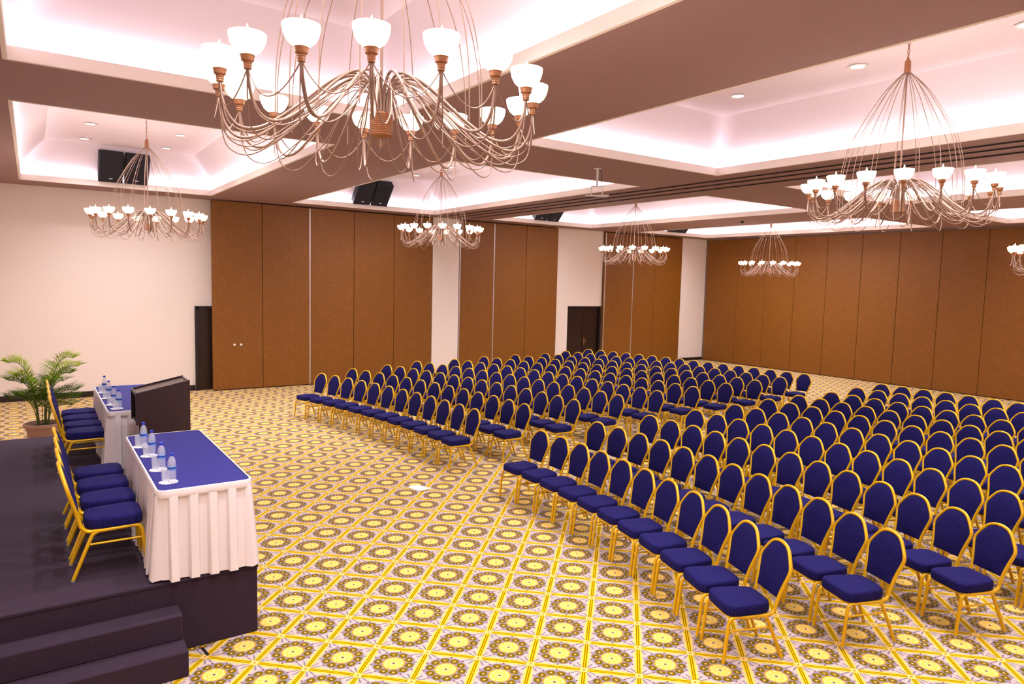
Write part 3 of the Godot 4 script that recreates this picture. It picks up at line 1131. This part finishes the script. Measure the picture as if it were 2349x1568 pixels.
		om.position = Vector3(0, 0.08, 0)
		part("thin_arm", tm, M.bronze, ar)
		part("thin_arm", tm2, M.bronze, ar)
		part("swag_wire", wm, M.bronze, t, Vector3.ZERO, -a - h)
		part("suspension_wire", lm, M.bronze, t, Vector3.ZERO, -a - h * 0.7)
	return t

func build_chandeliers() -> void:
	var proto := make_chandelier()
	var info := [
		[0, 0, 3.80, "chandelier over the palm and the far stage table"],
		[0, 1, 3.93, "chandelier in front of the first white pier, between two brown panel runs"],
		[0, 2, 3.75, "chandelier beside the dark double door, over the far chairs"],
		[0, 3, 3.57, "small-looking chandelier at the corner of the panelled far wall"],
		[1, 0, 3.87, "largest chandelier, closest overhead, with white glass bowls on curled bronze arms"],
		[1, 1, 3.88, "big chandelier over the near block of chairs, under the wide coffer"],
		[1, 2, 3.50, "chandelier of which only one lit bowl shows at the picture edge"],
		[1, 3, 3.60, "chandelier over the back of the near block by the far wall"]]
	for e in info:
		var xr: Array = [XC, XD][e[0]]
		var zr: Array = ZR[e[1]]
		var o: Node3D = proto.duplicate()
		o.name = numbered("chandelier")
		add_child(o)
		o.position = Vector3((xr[0] + xr[1]) / 2, e[2], (zr[0] + zr[1]) / 2)
		if e[0] == 1 and e[1] == 2:
			o.position.x -= 0.14
		if e[0] == 1 and e[1] == 0:
			o.position += Vector3(-0.02, 0, 0.03)
		o.rotation.y = e[0] * 0.5 + e[1] * 0.37
		if e[0] == 1 and e[1] == 0:
			o.rotation.y = 0.36
		tag(o, e[3], "chandelier", "bronze chandeliers")
		# chain up to the ceiling
		var b := MB.new()
		var y: float = e[2] + 1.60
		var k := 0
		while y < TOPY - 0.02:
			var lk := []
			for q in 9:
				var a := TAU * q / 8
				lk.append(Vector3(0.011 * sin(a) if k % 2 == 0 else 0.0, y + 0.022 + 0.026 * cos(a) - e[2], 0.011 * sin(a) if k % 2 == 1 else 0.0))
			b.tube(lk, 0.004, 5, false)
			y += 0.042
			k += 1
		b.lathe([Vector2(0.05, TOPY - 0.03 - e[2]), Vector2(0.06, TOPY - 0.001 - e[2])], Vector3.ZERO, 16)
		part("chain", b.done(), M.copper, o)
	proto.free()

# ------------------------------------------------------------------ speakers, mount
func build_speakers() -> void:
	var names := ["over the palm", "over the first long run of panels", "over the middle run of panels", "over the last run of panels"]
	for ri in 4:
		var zc: float = (ZR[ri][0] + ZR[ri][1]) / 2 - 0.02
		var ang := atan2(0.73, 0.82)
		for k in 2:
			var t := thing("loudspeaker", "%s black loudspeaker of the pair %s" % ["first" if k == 0 else "second", names[ri]], "speaker", Vector3(-12.795, 5.365, zc + (0.26 if k == 0 else -0.26)), 0.0, "loudspeakers in the coffers")
			t.rotation.z = -ang
			part("cabinet", boxmesh(Vector3(0.22, 0.72, 0.49), 0.02), M.black, t, Vector3(-0.04, 0, 0))
			part("grille", boxmesh(Vector3(0.012, 0.66, 0.43), 0.005), M.grille, t, Vector3(0.075, 0, 0))
			part("badge", boxmesh(Vector3(0.004, 0.018, 0.07), 0.001), M.white, t, Vector3(0.083, -0.24, 0))

func build_small_things() -> void:
	# empty projector bracket under the soffit
	var t := thing("projector_bracket", "empty white projector bracket on a pole under the soffit", "bracket", Vector3(-3.592, HC, -6.542), 0.96)
	var b := MB.new()
	b.tube([Vector3(0, 0, 0), Vector3(0, -0.30, 0)], 0.018, 10)
	b.lathe([Vector2(0.0, -0.012), Vector2(0.06, -0.012), Vector2(0.06, 0.0)], Vector3.ZERO, 14)
	part("pole", b.done(), M.white, t)
	b = MB.new()
	b.box(Vector3(0, -0.30, 0), Vector3(0.20, 0.02, 0.03), 0.004)
	b.box(Vector3(-0.095, -0.375, 0), Vector3(0.02, 0.15, 0.03), 0.004)
	b.box(Vector3(0.095, -0.375, 0), Vector3(0.02, 0.15, 0.03), 0.004)
	part("yoke", b.done(), M.white, t)
	for k in 2:
		var r := part("rail", boxmesh(Vector3(0.40, 0.018, 0.03), 0.004), M.white, t, Vector3(0.0, -0.455, -0.05 + 0.1 * k))
		r.rotation.y = 0.25 - 0.5 * k
	b = MB.new()
	b.tube(curve([Vector3(0.02, -0.005, 0.0), Vector3(0.06, -0.06, 0.01), Vector3(0.07, -0.15, 0.01), Vector3(0.06, -0.24, 0.0)], 4), 0.005, 6)
	part("cable", b.done(), M.black, t)
	var sd := MB.new()
	sd.lathe([Vector2(0.0, -0.06), Vector2(0.03, -0.055), Vector2(0.05, -0.03), Vector2(0.06, 0.0)], Vector3.ZERO, 16, true)
	var d := part("smoke_detector", sd.done(), M.base, self, Vector3(-7.667, HC, -15.79))
	tag(d, "small dark smoke detector on the soffit between two coffers", "detector")
	# paper and marker on the floor
	var pm := MB.new()
	var rows := []
	for i in 6:
		var row := []
		for j in 5:
			var u := i / 5.0
			var w := j / 4.0
			row.append(Vector3((u - 0.5) * 0.29, 0.004 + 0.010 * pow(absf(u - 0.5) * 2.0, 3.0) * w, (w - 0.5) * 0.2))
		rows.append(row)
	pm.grid(rows, false, Vector3(0, -1, 0))
	var pp := part("paper_sheet", pm.done(), M.paper, self, Vector3(-3.47, 0, -3.21), 0.3)
	tag(pp, "crumpled white paper lying on the carpet before the aisle", "paper")
	var mk := thing("marker_pen", "black marker pen on the carpet beside the stage steps", "pen", Vector3(-0.36, 0.0, 0.29), 0.13)
	b = MB.new()
	b.tube([Vector3(-0.07, 0.009, 0), Vector3(0.06, 0.009, 0)], 0.009, 10)
	part("barrel", b.done(), M.black, mk)
	b = MB.new()
	b.tube([Vector3(-0.085, 0.009, 0), Vector3(-0.07, 0.009, 0)], 0.007, 10)
	part("tip", b.done(), M.orange, mk)

# ------------------------------------------------------------------ palm
func build_palm() -> void:
	var t := thing("potted_palm", "green areca palm in a clay pot beside the stage", "potted plant", Vector3(-8.95, 0, 1.26))
	var b := MB.new()
	b.lathe([Vector2(0.0, 0.0), Vector2(0.19, 0.0), Vector2(0.20, 0.01), Vector2(0.255, 0.33), Vector2(0.28, 0.34), Vector2(0.29, 0.36), Vector2(0.29, 0.40), Vector2(0.265, 0.405), Vector2(0.25, 0.34), Vector2(0.0, 0.33)], Vector3.ZERO, 28)
	part("pot", b.done(), M.clay, t)
	b = MB.new()
	b.lathe([Vector2(0.0, 0.345), Vector2(0.252, 0.342)], Vector3.ZERO, 24)
	part("soil", b.done(), M.soil, t)
	var r := RandomNumberGenerator.new()
	r.seed = 21
	for k in 20:
		var az := TAU * k / 20.0 * 3.0 + r.randf_range(-0.3, 0.3)
		var tall := lerpf(1.16, 0.42, pow(k / 19.0, 0.8)) * r.randf_range(0.93, 1.06)
		var reach := r.randf_range(0.20, 0.34)
		if k < 4:
			# the tall fronds lean out along the wall
			az = [-1.35, 1.65, -1.9, 1.2][k]
			tall = [1.16, 1.10, 0.98, 0.90][k]
			reach = [0.27, 0.26, 0.33, 0.20][k]
		var root := Vector3(cos(az) * 0.08, 0.34, sin(az) * 0.08)
		var dir := Vector3(cos(az), 0, sin(az))
		var path := curve([root, root + Vector3(0, tall * 0.40, 0) + dir * reach * 0.08, root + Vector3(0, tall * 0.75, 0) + dir * reach * 0.32, root + Vector3(0, tall * 0.96, 0) + dir * reach * 0.72, root + Vector3(0, tall * 1.03, 0) + dir * reach * 1.1, root + Vector3(0, tall * 1.02, 0) + dir * reach * 1.5], 7)
		b = MB.new()
		b.tube(path, 0.0065, 5)
		var fr := part("frond_stem", b.done(), M.stem, t)
		var lf := MB.new()
		var m := path.size()
		for i in range(11, m):
			for e in 1:
				for s in [-1.0, 1.0]:
					var f := float(i - 11) / (m - 11)
					var p: Vector3 = path[i].lerp(path[i - 1], r.randf() * 0.6)
					var tg: Vector3 = (path[mini(i + 1, m - 1)] - path[i - 1]).normalized()
					var sd: Vector3 = tg.cross(Vector3.UP).normalized() * s
					var up: Vector3 = sd.cross(tg) * s
					var ln := 0.28 * (0.5 + 1.1 * f * (1.1 - f) * 1.4) * r.randf_range(0.85, 1.12)
					var d1: Vector3 = (sd * 0.70 + tg * 0.60 + up * 0.60).normalized()
					var w: Vector3 = tg.cross(d1).normalized().cross(d1).normalized() * 0.0066
					var mid: Vector3 = p + d1 * ln * 0.5
					var tip: Vector3 = p + (d1 + sd * 0.15 + Vector3.DOWN * 0.12).normalized() * ln
					lf.face([p - w * 0.5, mid - w, mid + w, p + w * 0.5], p - Vector3.UP)
					lf.face([mid - w, tip, mid + w], p - Vector3.UP)
		part("leaflets", lf.done(), M["leaf%d" % (2 if k < 4 else (1 if k < 9 else 0))], fr)
